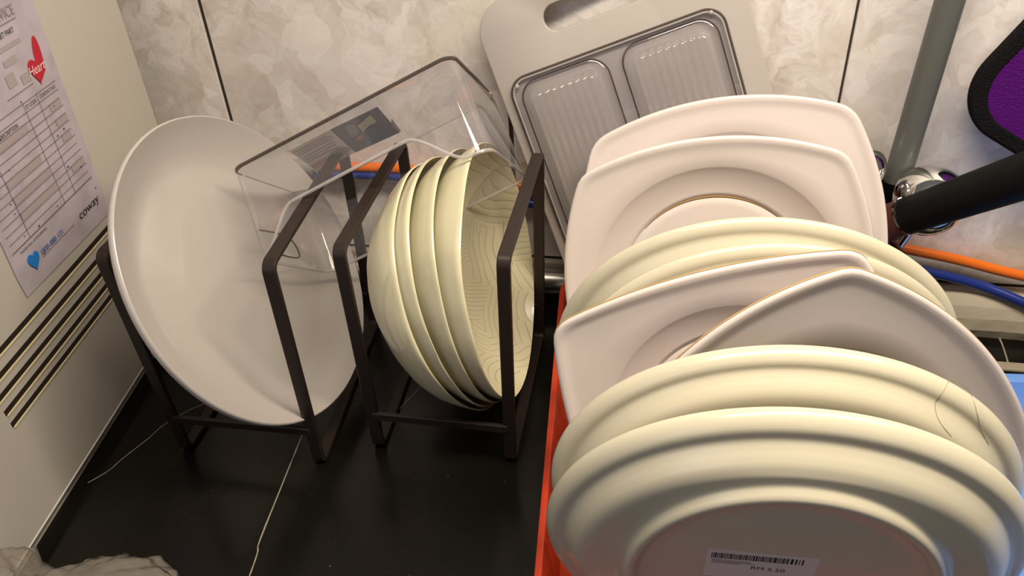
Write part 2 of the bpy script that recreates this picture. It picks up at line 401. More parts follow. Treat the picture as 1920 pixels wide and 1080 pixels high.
# tubes
bm = bmesh.new()
tube(bm, catmull([(-0.415, -0.0125, 0.150), (-0.379, -0.012, 0.1532), (-0.3204, -0.012, 0.1552), (-0.2667, -0.012, 0.1545), (-0.2319, -0.012, 0.151), (-0.1436, -0.0118, 0.1403), (0.02, -0.0115, 0.122), (0.16, -0.0105, 0.103), (0.2475, -0.012, 0.0882), (0.2913, -0.012, 0.080), (0.3533, -0.012, 0.0656), (0.45, -0.012, 0.050), (0.62, -0.012, 0.047), (0.94, -0.012, 0.049)]), 0.0052, 14)
tag(obj('water_tube', bm, M['orange']), 'orange water tube running along the wall above the blue one', 'tube', 'water tubes along the wall')
bm = bmesh.new()
tube(bm, catmull([(-0.42, -0.012, 0.138), (-0.37, -0.012, 0.144), (-0.3153, -0.012, 0.1462), (-0.2734, -0.012, 0.1446), (-0.1416, -0.012, 0.1213), (0.02, -0.012, 0.103), (0.16, -0.012, 0.084), (0.2707, -0.012, 0.063), (0.3184, -0.012, 0.0511), (0.3623, -0.0250, 0.0400), (0.42, -0.040, 0.021), (0.50, -0.044, 0.0056), (0.94, -0.046, 0.0056)]), 0.0052, 14)
tag(obj('water_tube', bm, M['blue']), 'blue water tube running along the wall under the orange one', 'tube', 'water tubes along the wall')
bm = bmesh.new(); tube(bm, [(-0.402, -0.013, 0.1515), (-0.378, -0.013, 0.1535)], [0.0088, 0.0088], 18); tube(bm, [(-0.379, -0.013, 0.1533), (-0.372, -0.013, 0.1537)], 0.0072, 18)
tag(obj('tube_connector', bm, M['fitting']), 'grey connector at the left end of the orange tube', 'connector')

# ------------------------------------------------------------------ white appliance with the paper form
AU = Vector((-0.140, 0.9901, 0)); AN = Vector((0.9901, 0.140, 0)); AO = Vector((-0.5191, -0.1721, 0))
AM = axes_mtx(AO, AU, (0, 0, 1), AN)           # local x to the right along the side panel, y up, z out of the panel
app = thing('water_purifier', 'white cabinet of a water purifier with vent slots and taped paper form', 'appliance', mtx=AM)
# body with a bevelled foot
bm = bmesh.new()
prof = [(-0.26, 0.0005), (-0.0065, 0.0005), (-0.0065, 0.003), (-0.0012, 0.0138), (0.0, 0.0152), (0.0, 0.57), (-0.004, 0.575), (-0.26, 0.575)]
for X0, X1 in ((-0.345, 0.147),):
    A = [bm.verts.new((X0, y, z)) for z, y in prof]; B = [bm.verts.new((X1, y, z)) for z, y in prof]
    n = len(prof)
    for k in range(n): bm.faces.new((A[k], A[(k + 1) % n], B[(k + 1) % n], B[k]))
    bm.faces.new(A); bm.faces.new(list(reversed(B)))
body = obj('cabinet', bm, M['white'], app, False)
bm = bmesh.new(); box(bm, -0.345, 0.147, 0.0142, 0.0156, -0.001, 0.0006, 0.0003, 1)
obj('foot_seam', bm, mat('pale seam', (0.80, 0.78, 0.72), 0.3), app, False)
# vent slots: dark strip paints the recess shade, cream lip coloured as if lit
for x0, y in ((-0.230, 0.1632), (-0.225, 0.1478), (-0.216, 0.1340), (-0.2067, 0.1205), (-0.2067, 0.1080)):
    bm = bmesh.new()
    box(bm, x0, 0.055, y - 0.0022, y + 0.0026, -0.004, 0.0003)
    s = obj('vent_slot', bm, M['slot_dark'], app, False)
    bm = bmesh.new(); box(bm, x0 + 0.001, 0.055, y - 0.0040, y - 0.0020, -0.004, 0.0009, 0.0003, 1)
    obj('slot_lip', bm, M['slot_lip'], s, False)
# the paper form (local panel coordinates)
def pm(x, y, z=0.0012): return Matrix.Translation((x, y, z))
pv = []; pf = []
NX, NY = 8, 12
for j in range(NY + 1):
    for i in range(NX + 1):
        u, v = i / NX, j / NY
        y = 0.1740 + 0.0015 * 0 + v * 0.215 + (1 - u) * 0.0045
        x = (-0.1345 + 0.1455 * u) + v * 0.0085
        if i == 0 and j == 0: x += 0.002
        pv.append((x, y, 0.0009 + 0.0004 * max(0, noise.noise(Vector((u * 3, v * 4, 1))))))
for j in range(NY):
    for i in range(NX):
        a = j * (NX + 1) + i; pf.append((a, a + 1, a + NX + 2, a + NX + 1))
paper = raw('paper_form', pv, pf, M['paper'], app, True)
paper['label'] = 'lilac service form taped to the cabinet'
def lines(name, segs, w, m, parent, z=0.0016):
    V = []; F = []
    for (x0, y0, x1, y1) in segs:
        d = Vector((x1 - x0, y1 - y0)); n = Vector((-d.y, d.x)).normalized() * w / 2; k = len(V)
        V += [(x0 + n.x, y0 + n.y, z), (x0 - n.x, y0 - n.y, z), (x1 - n.x, y1 - n.y, z), (x1 + n.x, y1 + n.y, z)]
        F.append((k, k + 1, k + 2, k + 3))
    return raw(name, V, F, m, parent, False)
rows = [0.3068, 0.2995]; y = 0.2995
seg = [(-0.128, 0.3068, 0.0062, 0.3068), (-0.128, 0.2995, 0.0056, 0.2995), (-0.128, 0.2158, 0.0035, 0.2158)]
k = 0
while y > 0.222:
    y -= 0.00695; seg.append((-0.1265, y, 0.0045 if k % 2 else 0.0025, y)); k += 1
seg += [(-0.0447, 0.3068, -0.0447, 0.2158), (-0.0245, 0.3068, -0.0262, 0.2158), (-0.1008, 0.2995, -0.1012, 0.2158), (-0.0115, 0.3655, -0.06, 0.3655), (-0.022, 0.3155, -0.06, 0.3155),
        (-0.062, 0.1945, -0.0975, 0.1945), (-0.062, 0.19435, -0.045, 0.19435)]
lines('table_rule', seg, 0.00045, mat('thin grey print', (0.13, 0.10, 0.11), 0.8), paper)
# grey blocks of filled rows
M['cell'] = mat('faint grey print', (0.41, 0.35, 0.36), 0.8)
for (x0, y0, x1, y1) in ((-0.014, 0.2935, 0.003, 0.2868), (-0.014, 0.2797, 0.004, 0.2728), (-0.014, 0.2658, 0.0, 0.2590), (-0.10, 0.2935, -0.05, 0.2868), (-0.10, 0.2658, -0.05, 0.2590), (-0.018, 0.2380, 0.003, 0.2312), (-0.10, 0.2520, -0.046, 0.2450), (-0.10, 0.2380, -0.046, 0.2312),
                        (-0.052, 0.332, -0.040, 0.322), (-0.047, 0.342, -0.030, 0.337), (-0.034, 0.326, -0.022, 0.3185), (-0.055, 0.3515, -0.016, 0.3480)):
    raw('shaded_cell', [(x0, y0, 0.00145), (x1, y0, 0.00145), (x1, y1, 0.00145), (x0, y1, 0.00145)], [(0, 1, 2, 3)], M['cell'], paper, False)
text('printed_text', 'SERVICE', 0.0115, M['print_grey'], paper, pm(-0.0095, 0.3685, 0.0017), 0.85, 'RIGHT')
text('printed_text', 'GET PART', 0.0058, M['print'], paper, pm(-0.0195, 0.3570, 0.0017), 0.85, 'RIGHT')
text('printed_text', 'ST CODE', 0.0045, M['print'], paper, pm(-0.0430, 0.3015, 0.0017), 0.85)
text('printed_text', 'CONTACT NO.', 0.0043, M['print'], paper, pm(-0.0215, 0.3017, 0.0017), 0.85)
text('printed_text', 'DESCRIPTION', 0.0050, M['print'], paper, pm(-0.060, 0.2940, 0.0017), 0.85, 'RIGHT')
text('printed_text', 'coway', 0.0112, M['print'], paper, pm(-0.0345, 0.1925, 0.0017), 1.25)
text('printed_text', '1800-888-121', 0.0066, mat('dark blue print', (0.06, 0.14, 0.36), 0.7), paper, pm(-0.0985, 0.1962, 0.0017), 1.0)
text('printed_text', 'PLEASE CALL US FOR SERVICE', 0.0030, M['print'], paper, pm(-0.1185, 0.2108, 0.0017), 1.0)
def heart(w, h, ear=False):
    out = []
    for k in range(64):
        t = 2 * math.pi * k / 64
        x = 16 * math.sin(t) ** 3 / 32; yv = (13 * math.cos(t) - 5 * math.cos(2 * t) - 2 * math.cos(3 * t) - math.cos(4 * t)) / 30
        if ear and x > 0 and yv > 0.05: yv = 0.05 + (yv - 0.05) * 3.4; x = x * 0.93
        out.append((x * w, yv * h))
    return out
flat_shape('red_heart', [heart(0.0225, 0.0215, True)], 0.0003, 0.0, M['print_red'], paper, pm(-0.0105, 0.3225, 0.0017) @ Matrix.Rotation(rad(-13), 4, 'Z'))
text('heart_lettering', 'Heart', 0.0105, M['print_white'], paper, pm(-0.0235, 0.3205, 0.0020), 0.95, 'LEFT', 0.25)
flat_shape('blue_heart', [heart(0.0150, 0.0160)], 0.0003, 0.0, M['print_blue'], paper, pm(-0.1085, 0.1985, 0.0017) @ Matrix.Rotation(rad(-8), 4, 'Z'))
V = []; F = []
for i in range(16):
    x, y = random.uniform(-0.11, 0.004), random.uniform(0.19, 0.31); r = random.uniform(0.0006, 0.0012)
    raw('ink_mark', [(x + r * math.cos(a), y + r * 0.8 * math.sin(a), 0.0016) for a in (0, 1.2, 2.3, 3.6, 5)], [(0, 1, 2, 3, 4)], M['print'], paper, False)

# ------------------------------------------------------------------ plate racks
def strip_frame(F, R, h, w, t, parent, lean=0.0):
    """closed loop of flat steel strip standing on the counter; F, R = front and rear foot (x, y)."""
    F = Vector((*F, 0)); R = Vector((*R, 0)); ax = (R - F); L = ax.length; ax.normalize(); side = Vector((ax.y, -ax.x, 0))
    loop_o = rounded_rect(L, h, 0.010, 6, L / 2, h / 2); loop_i = rounded_rect(L - 2 * t, h - 2 * t, 0.010 - t, 6, L / 2, h / 2)
    def P(q, s): return F + ax * q[0] + Vector((lean * q[1] / h, 0, q[1])) + side * s * w / 2
    b = 0.0008
    rings = []
    def rr(inset, s, depth):
        lp = rounded_rect(L - 2 * inset, h - 2 * inset, max(0.010 - inset, 0.002), 6, L / 2, h / 2)
        return [P(q, s) for q in lp]
    seq = [(0.0, -1 + 2 * b / w), (b, -1), (t - b, -1), (t, -1 + 2 * b / w), (t, 1 - 2 * b / w), (t - b, 1), (b, 1), (0.0, 1 - 2 * b / w)]
    bm = bmesh.new()
    R_ = [[bm.verts.new(p) for p in rr(i, s, 0)] for i, s in seq]; n = len(R_[0])
    for i in range(len(R_)):
        a, c = R_[i], R_[(i + 1) % len(R_)]
        for k in range(n): bm.faces.new((a[k], a[(k + 1) % n], c[(k + 1) % n], c[k]))
    return obj('side_frame', bm, M['rack'], parent, sharp=25)
def rack(name, label, FL, RL, FR, RR, h, lean):
    mid = ((FL[0] + FR[0]) / 2, (FL[1] + FR[1]) / 2)
    t = thing(name, label, 'plate rack', group='dark steel plate racks')
    strip_frame(FL, RL, h, 0.0105, 0.0048, t, lean[0]); strip_frame(FR, RR, h, 0.0105, 0.0048, t, lean[1])
    for s, z in ((0.006, 0.042), (0.974, 0.042)):
        a = Vector((*FL, z)).lerp(Vector((*RL, z)), s); c = Vector((*FR, z)).lerp(Vector((*RR, z)), s)
        bm = bmesh.new(); d = (c - a); L = d.length; ang = math.atan2(d.y, d.x)
        box(bm, 0, L, -0.002, 0.002, -0.0042, 0.0042, 0.0008, 1)
        obj('cross_bar', bm, M['rack'], t, False, Matrix.Translation(a) @ Matrix.Rotation(ang, 4, 'Z'))
    return t
rack('plate_rack', 'dark brown steel plate rack holding the large round plate, next to the appliance', (-0.4200, -0.2937), (-0.4310, -0.095), (-0.2888, -0.2915), (-0.3060, -0.0850), 0.2185, (-0.0062, 0.0015))
rack('plate_rack', 'dark brown steel plate rack holding the nested cream bowls', (-0.2415, -0.2650), (-0.2495, -0.0725), (-0.1189, -0.2645), (-0.1212, -0.0830), 0.2185, (0.0, 0.0058))

# ------------------------------------------------------------------ crockery builders
SEG = 96
def ell(rx, ry, z, n=SEG): return [(rx * math.cos(2 * math.pi * k / n), ry * math.sin(2 * math.pi * k / n), z) for k in range(n)]

# large round plate in the rack (top face toward +z)
big = thing('round_plate', 'large round white plate standing alone in the left rack', 'plate', mtx=frame_mtx((-0.3422, -0.2160, 0.1620), -0.3, 26.6))
R = 0.1400
prof = [(0.70, -0.0240), (0.76, -0.0222), (0.83, -0.0175), (0.90, -0.0110), (0.95, -0.0055), (0.975, -0.0022), (0.988, -0.0006), (0.996, -0.0010), (1.0, -0.0030), (0.997, -0.0062), (0.985, -0.0085), (0.95, -0.0125), (0.88, -0.0190), (0.80, -0.0255), (0.74, -0.0290)]
bm = bmesh.new()
loft(bm, [ell(R * 0.04, R * 0.04, -0.0252), ell(R * 0.35, R * 0.35, -0.0251), ell(R * 0.55, R * 0.55, -0.0248)] + [ell(R * r, R * r, z) for r, z in prof] + [ell(R * 0.66, R * 0.66, -0.0300), ell(R * 0.05, R * 0.05, -0.0302)], True, True)
obj('plate_body', bm, M['platter'], big, sharp=60)
bm = bmesh.new(); loft(bm, [ell(R * 0.64, R * 0.64, -0.0298), ell(R * 0.64, R * 0.64, -0.0328), ell(R * 0.61, R * 0.61, -0.0328), ell(R * 0.61, R * 0.61, -0.0298)])
obj('foot_ring', bm, M['platter'], big)

# nested bowls (opening toward +z)
def bowl(label, C, az, el, R, seed, leaf):
    t = thing('cream_bowl', label, 'bowl', group='cream bowls nested in the right rack', mtx=frame_mtx(C, az, el))
    outer = [(0.40, -0.0555), (0.52, -0.0545), (0.62, -0.0510), (0.72, -0.0440), (0.82, -0.0340), (0.90, -0.0232), (0.955, -0.0128), (0.985, -0.0050), (0.997, -0.0016)]
    inner = [(0.984, -0.0012), (0.968, -0.0055), (0.935, -0.0140), (0.88, -0.0225), (0.80, -0.0320), (0.70, -0.0405), (0.58, -0.0465), (0.44, -0.0490), (0.20, -0.0497), (0.03, -0.0498)]
    def ring(r, z, amt):
        out = []
        for k in range(SEG):
            a = 2 * math.pi * k / SEG
            w = 1 + amt * noise.noise(Vector((1.6 * math.cos(a), 1.6 * math.sin(a), seed + z * 25)))
            zz = z + amt * 0.10 * noise.noise(Vector((1.3 * math.cos(a), 1.3 * math.sin(a), seed * 3.1)))
            out.append((R * r * w * math.cos(a), R * r * w * math.sin(a), zz))
        return out
    bm = bmesh.new()
    loft(bm, [ring(0.03, -0.0552, 0)] + [ring(r, z, 0.030) for r, z in outer] + [ring(0.994, 0.0, 0.02)] + [ring(0.989, 0.0003, 0.02)], True)
    obj('outer_wall', bm, M['bowl'], t, sharp=70)
    bm = bmesh.new()
    loft(bm, [ring(0.989, 0.0003, 0.02)] + [ring(r, z, 0.02) for r, z in inner], False, True)
    obj('inner_wall', bm, M['bowl_leaf'], t, sharp=70)
    bm = bmesh.new(); loft(bm, [ell(R * 0.40, R * 0.40, -0.0550), ell(R * 0.40, R * 0.40, -0.0590), ell(R * 0.36, R * 0.36, -0.0590), ell(R * 0.36, R * 0.36, -0.0550)])
    obj('foot_ring', bm, M['bowl'], t)
    return t
ax = Vector((math.cos(rad(9.5)) * math.cos(rad(1.0)), math.cos(rad(9.5)) * math.sin(rad(1.0)), math.sin(rad(9.5))))
BC = Vector((-0.1357, -0.1728, 0.1440))
BL = ['cream bowl with leaf pattern showing inside, frontmost of the nest', 'cream bowl second from the open side of the nest', 'cream bowl third from the open side of the nest', 'cream bowl at the back of the nest with its whole outer wall showing']
def axis(az, el): return Vector((math.cos(rad(el)) * math.cos(rad(az)), math.cos(rad(el)) * math.sin(rad(az)), math.sin(rad(el))))
def upvec(az, el): return axis(az, el).cross(Vector((-math.sin(rad(az)), math.cos(rad(az)), 0)))
PB = BC - upvec(1.0, 9.5) * 0.1130            # lowest point of the front rim, about which the nest fans out
for i, (el, off, drop) in enumerate(((9.5, 0.0, 0.0), (13.5, 0.0085, 0.003), (17.0, 0.0160, 0.007), (19.0, 0.0225, 0.011))):
    R_b = 0.1130 + 0.0002 * i
    bowl(BL[i], PB - ax * off + upvec(1.0, el) * R_b - Vector((0, 0, drop)), 1.0, el, R_b, 3.0 + i, True)

# square plates (top face toward +z)
def sq_outline(a, b, rc, n):
    R = (a * a + b * b) / (2 * b); cx = a + b - R
    A, B, Cc = 2.0, -2 * cx, cx * cx - (R - rc) ** 2
    d = (-B + math.sqrt(B * B - 4 * A * Cc)) / 4; th = math.atan2(d, d - cx)
    poly = []
    for k in range(4):
        c, s = math.cos(k * math.pi / 2), math.sin(k * math.pi / 2)
        for j in range(41):
            t = -th + 2 * th * j / 40; p = (cx + R * math.cos(t), R * math.sin(t)); poly.append((c * p[0] - s * p[1], s * p[0] + c * p[1]))
        for j in range(1, 12):
            t = th + (math.pi / 2 - 2 * th) * j / 12; p = (d + rc * math.cos(t), d + rc * math.sin(t)); poly.append((c * p[0] - s * p[1], s * p[0] + c * p[1]))
    out = []; N = len(poly)
    ang = [math.atan2(p[1], p[0]) for p in poly]
    for k in range(n):                       # resample by polar angle
        a0 = 2 * math.pi * k / n; best = None
        for i in range(N):
            p, q = poly[i], poly[(i + 1) % N]
            dx, dy = math.cos(a0), math.sin(a0); ex, ey = q[0] - p[0], q[1] - p[1]
            den = dx * ey - dy * ex
            if abs(den) < 1e-12: continue
            t = (p[0] * ey - p[1] * ex) / den; u = (p[0] * dy - p[1] * dx) / den
            if t > 0 and -1e-6 <= u <= 1 + 1e-6: best = t; break
        out.append((best * math.cos(a0), best * math.sin(a0)))
    return out
def square_plate(label, C, az, el, rot, a, b, rc, well, worn=False, stain=False, dp=1.0):
    t = thing('square_plate', label, 'plate', group='square plates in the red basket', mtx=frame_mtx(C, az, el, rot))
    n = 160; o = sq_outline(a, b, rc, n)
    def S(inset, z): return [(p[0] * (1 - inset / math.hypot(*p)), p[1] * (1 - inset / math.hypot(*p)), z) for p in o]
    def Cc(r, z): return [(r * p[0] / math.hypot(*p), r * p[1] / math.hypot(*p), z) for p in o]
    def mixr(r, f, z): # between the circle and the outline
        return [(p[0] / math.hypot(*p) * (r * (1 - f) + math.hypot(*p) * f), p[1] / math.hypot(*p) * (r * (1 - f) + math.hypot(*p) * f), z) for p in o]
    w = well
    Cc0 = Cc
    def Cc(r, z): return Cc0(r, z if z > -0.0043 else -0.0042 + (z + 0.0042) * dp)
    rings = [Cc(0.003, -0.0172), Cc(w * 0.66, -0.0170), Cc(w * 0.722, -0.0170), Cc(w * 0.728, -0.0178), Cc(w * 0.742, -0.0178), Cc(w * 0.752, -0.0158), Cc(w * 0.775, -0.0152), Cc(w * 0.80, -0.0146), Cc(w * 0.87, -0.0120), Cc(w * 0.94, -0.0085), Cc(w * 0.985, -0.0055), Cc(w, -0.0042),
             mixr(w * 1.01, 0.35, -0.0034), S(0.0125, -0.0027), S(0.0085, -0.0021), S(0.0062, -0.0010), S(0.0030, -0.0002), S(0.0010, -0.0004), S(0.0, -0.0020), S(0.0004, -0.0040), S(0.0025, -0.0060), S(0.010, -0.0078), mixr(w * 1.0, 0.3, -0.0098), Cc(w * 0.95, -0.0128), Cc(w * 0.85, -0.0175), Cc(w * 0.80, -0.0196)]
    ml = [0] * len(rings)
    bm = bmesh.new(); loft(bm, rings, True, False, None)
    loft(bm, [Cc(w * 0.80, -0.0196), Cc(w * 0.78, -0.0196), Cc(w * 0.76, -0.0186), Cc(0.004, -0.0186)], False, True)
    bmesh.ops.remove_doubles(bm, verts=bm.verts[:], dist=1e-6)
    obj('plate_body', bm, M['square_white'], t, sharp=60)
    if worn:
        bm = bmesh.new(); r0 = [S(-0.0001, -0.0030), S(-0.0003, -0.0042), S(0.0022, -0.0062), S(0.0030, -0.0060)]
        loft(bm, r0); e = obj('worn_edge', bm, M['worn'], t); e['label'] = 'golden brown worn edge'
    if stain:
        bm = bmesh.new(); P = []
        for k in range(46):
            A = rad(52 + 92 * k / 45) - rad(rot); P.append((w * 0.735 * math.cos(A), w * 0.735 * math.sin(A), -0.0042 - 0.0134 * dp))
        tube(bm, P, [0.0002 + 0.0011 * math.sin(math.pi * k / 45) for k in range(46)], 8)
        e = obj('food_stain', bm, M['stain'], t); e['label'] = 'brown residue along the well edge'
    return t
square_plate('square white plate at the back of the basket, tallest, against the clear tray', (0.0604, -0.1080, 0.1396), -90, 20, 9.4, 0.1105, 0.0233, 0.0295, 0.1040, dp=0.8)
square_plate('square white plate with brown residue at its round well, second from the wall', (0.0469, -0.1710, 0.1391), -89.2, 15, 7.0, 0.1049, 0.0227, 0.0235, 0.1031, stain=True, dp=0.85)
square_plate('square white plate with brown worn edge, lower left corner over the basket side', (0.0592, -0.3252, 0.1349), -86, 14, 17.1, 0.1021, 0.0121, 0.0182, 0.0870, worn=True, dp=0.55)
square_plate('square white plate turned corner up with golden worn edge, behind the ovals', (0.1098, -0.3550, 0.1402), -82, 10, 43.8, 0.0950, 0.0237, 0.0197, 0.0800, worn=True, dp=0.45)

# oval platters seen from below (underside toward +z)
PROF_OUT = [(0.0, 0.0265), (0.50, 0.0265), (0.570, 0.0266), (0.582, 0.0274), (0.592, 0.0293), (0.604, 0.0306), (0.618, 0.0309), (0.632, 0.0302), (0.641, 0.0284), (0.650, 0.0262), (0.663, 0.0246), (0.69, 0.0240), (0.73, 0.0239), (0.78, 0.0237), (0.815, 0.0231), (0.84, 0.0217), (0.86, 0.0194), (0.88, 0.0160), (0.900, 0.0124), (0.914, 0.0108), (0.924, 0.0103), (0.936, 0.0102), (0.950, 0.0100), (0.968, 0.0088), (0.985, 0.0062), (0.996, 0.0035), (1.0, 0.0012)]
PROF_IN = [(0.998, -0.0008), (0.990, -0.0020), (0.975, -0.0018), (0.95, 0.0005), (0.90, 0.0045), (0.82, 0.0125), (0.72, 0.0180), (0.62, 0.0200), (0.50, 0.0205), (0.03, 0.0205)]
def prof_z(r):
    for (r0, z0), (r1, z1) in zip(PROF_OUT, PROF_OUT[1:]):
        if r0 <= r <= r1: return z0 + (z1 - z0) * (r - r0) / (r1 - r0)
    return 0.0
def oval_platter(label, C, az, el, R, asp, shallow=1.0, foot_asp=None):
    fa = foot_asp or asp
    def A(r): return fa + (asp - fa) * max(0.0, min(1.0, (r - 0.655) / 0.16))
    t = thing('oval_platter', label, 'plate', group='oval platters in the red basket', mtx=frame_mtx(C, az, el))
    bm = bmesh.new(); n = 128
    rings = [ell(R * max(r, 0.01), R * A(r) * max(r, 0.01), z * shallow, n) for r, z in PROF_OUT] + [ell(R * r, R * asp * r, z * shallow, n) for r, z in PROF_IN]
    loft(bm, rings, True, True)
    obj('platter_body', bm, M['cream'], t, sharp=60)
    return t
oval_platter('oval cream platter behind the others, right rim against the blue tube', (0.0716, -0.2462, 0.1332), -87, 0, 0.1480, 0.8184, 0.60)
oval_platter('oval cream platter squeezed between an oval and the worn square plate', (0.0773, -0.2650, 0.1287), -84, 0, 0.1417, 0.8241, 0.55)
p7 = oval_platter('oval cream platter second from the front with a thin hair on its underside', (0.0820, -0.3760, 0.1290), -86.8, 2, 0.1437, 0.8110, 0.9)
p8 = oval_platter('oval cream platter frontmost, foot ring and barcode sticker facing out', (0.0766, -0.4217, 0.1350), -88.3, -7, 0.1348, 0.9200, 1.0, 1.07)
P7R, P7A = 0.1437, 0.8110
hp = catmull([(0.0830, 0.0720), (0.0740, 0.0830), (0.0750, 0.0925), (0.0830, 0.0970), (0.0935, 0.0900), (0.0980, 0.080), (0.1020, 0.0700), (0.1090, 0.0590)], 6)
bm = bmesh.new(); tube(bm, [(p.x, p.y, prof_z(math.hypot(p.x / P7R, p.y / (P7R * P7A))) * 0.9 + 0.0002) for p in hp], 0.00013, 6)
h = obj('hair_strand', bm, M['hair'], p7); h['label'] = 'thin dark hair stuck to the platter'
# barcode sticker inside the foot ring of the front platter
sz = 0.0267
bm = bmesh.new(); box(bm, -0.0430, 0.0160, -0.0125, 0.0165, sz - 0.0003, sz)
st = obj('price_sticker', bm, mat('sticker paper', (0.80, 0.74, 0.72), 0.5), p8, False, Matrix.Translation((0.0018, 0.0150, 0))); st['label'] = 'white barcode price sticker'
V = []; F = []; x = -0.0405
pat = [1, 1, 2, 1, 1, 2, 1, 1, 1, 1, 2, 1, 1, 1, 1, 2, 1, 1, 2, 1, 1, 1, 2, 2, 1, 1, 2, 1, 1, 1, 2, 1, 3, 1, 1, 1, 2, 1, 2, 3, 2, 1, 2]
un = 0.047 / (sum(pat) + 0.95 * len(pat))
for i, wd in enumerate(pat):
    w_ = wd * un; k = len(V); y0 = 0.0078 + (x + 0.0405) * 0.02; gap = un * (0.95 if i < 38 else 2.2)
    V += [(x, y0, sz + 0.0001), (x + w_, y0, sz + 0.0001), (x + w_, y0 + 0.0055, sz + 0.0001), (x, y0 + 0.0055, sz + 0.0001)]; F.append((k, k + 1, k + 2, k + 3)); x += w_ + gap
raw('barcode', V, F, M['print'], st, False)
text('printed_text', 'RM 5.50', 0.0048, M['print'], st, Matrix.Translation((-0.0185, -0.0008, sz + 0.0001)), 1.15)
lines('small_print', [(-0.0400, 0.0060, -0.0190, 0.0060), (-0.0400, 0.0045, -0.0170, 0.0045), (-0.0400, 0.0031, -0.0250, 0.0031)], 0.0007, M['print_grey'], st, sz + 0.0001)

# ------------------------------------------------------------------ red basket
RB = axes_mtx((0, 0, 0), (0.9963, 0.0858, 0), (-0.0858, 0.9963, 0), (0, 0, 1))
bk = thing('dish_basket', 'red plastic dish basket holding all the plates', 'basket', mtx=RB)
U0, U1, V0, V1 = -0.1056, 0.2000, -0.500, -0.044
def brect(inset, z, r, n=6): return [(p[0], p[1], z) for p in rounded_rect((U1 - U0) - 2 * inset, (V1 - V0) - 2 * inset, r, n, (U0 + U1) / 2, (V0 + V1) / 2)]
bm = bmesh.new()
loft(bm, [brect(0.030, 0.0035, 0.02), brect(0.014, 0.0035, 0.022), brect(0.0115, 0.006, 0.024), brect(0.0030, 0.056, 0.028), brect(0.0, 0.0575, 0.030), brect(0.0, 0.0600, 0.030), brect(0.0012, 0.0608, 0.029), brect(0.0048, 0.0608, 0.026), brect(0.0060, 0.0585, 0.025), brect(0.0145, 0.010, 0.021), brect(0.018, 0.0080, 0.019), brect(0.030, 0.0080, 0.015)], True, True)
obj('basket_body', bm, M['red'], bk, sharp=40)
for (u, v) in ((U0 + 0.04, V0 + 0.05), (U1 - 0.04, V0 + 0.05), (U0 + 0.04, V1 - 0.05), (U1 - 0.04, V1 - 0.05)):
    bm = bmesh.new(); box(bm, u - 0.01, u + 0.01, v - 0.01, v + 0.01, 0.0, 0.0045, 0.001); obj('foot', bm, M['red'], bk)

# light blue basin to the right
tb = thing('plastic_basin', 'light blue plastic basin at the right edge beside the red basket', 'basin', mtx=RB)
def trect(inset, z, r): return [(p[0], p[1], z) for p in rounded_rect(0.36 - 2 * inset, 0.40 - 2 * inset, r, 6, 0.405, -0.356)]
bm = bmesh.new()
loft(bm, [trect(0.05, 0.001, 0.03), trect(0.022, 0.001, 0.03), trect(0.016, 0.008, 0.034), trect(0.006, 0.033, 0.04), trect(0.0, 0.034, 0.042), trect(0.0, 0.037, 0.042), trect(0.004, 0.038, 0.04), trect(0.010, 0.036, 0.036), trect(0.020, 0.010, 0.03), trect(0.026, 0.006, 0.026), trect(0.05, 0.005, 0.02)], True, True)
obj('basin_body', bm, M['tub'], tb, sharp=40)

# ------------------------------------------------------------------ chopping board and clear tray leaning on it
BM0 = frame_mtx((-0.03, -0.047, 0.20), -89, 12, 20.2)
cb = thing('chopping_board', 'grey plastic chopping board with handle slot leaning tilted against the wall', 'chopping board', mtx=BM0)
vb, vt = -0.170, 0.1735
def plate_with_hole(name, outer, hole, thick, m, parent, local):
    bm = bmesh.new(); es = []
    for lp in (outer, hole):
        vs = [bm.verts.new((p[0], p[1], -thick / 2)) for p in lp]
        es += [bm.edges.new((vs[i], vs[(i + 1) % len(vs)])) for i in range(len(vs))]
    bmesh.ops.triangle_fill(bm, use_beauty=True, use_dissolve=False, edges=es)
    r = bmesh.ops.extrude_face_region(bm, geom=bm.faces[:])
    for v in r['geom']:
        if isinstance(v, bmesh.types.BMVert): v.co.z += thick
    bmesh.ops.recalc_face_normals(bm, faces=bm.faces[:])
    sh = [e for e in bm.edges if len(e.link_faces) == 2 and e.calc_face_angle(0) > 1.2]
    bmesh.ops.bevel(bm, geom=sh, offset=0.0012, segments=2, profile=0.5, affect='EDGES')
    return obj(name, bm, m, parent, True, local, 50)
outer = rounded_rect(0.2335, vt - vb, 0.032, 10, 0.0145, (vt + vb) / 2)
slot = rounded_rect(0.100, 0.0235, 0.0117, 10, 0.0090, 0.1408)
plate_with_hole('board_panel', outer, slot, 0.006, M['board'], cb, Matrix.Translation((0, 0, -0.0045)))

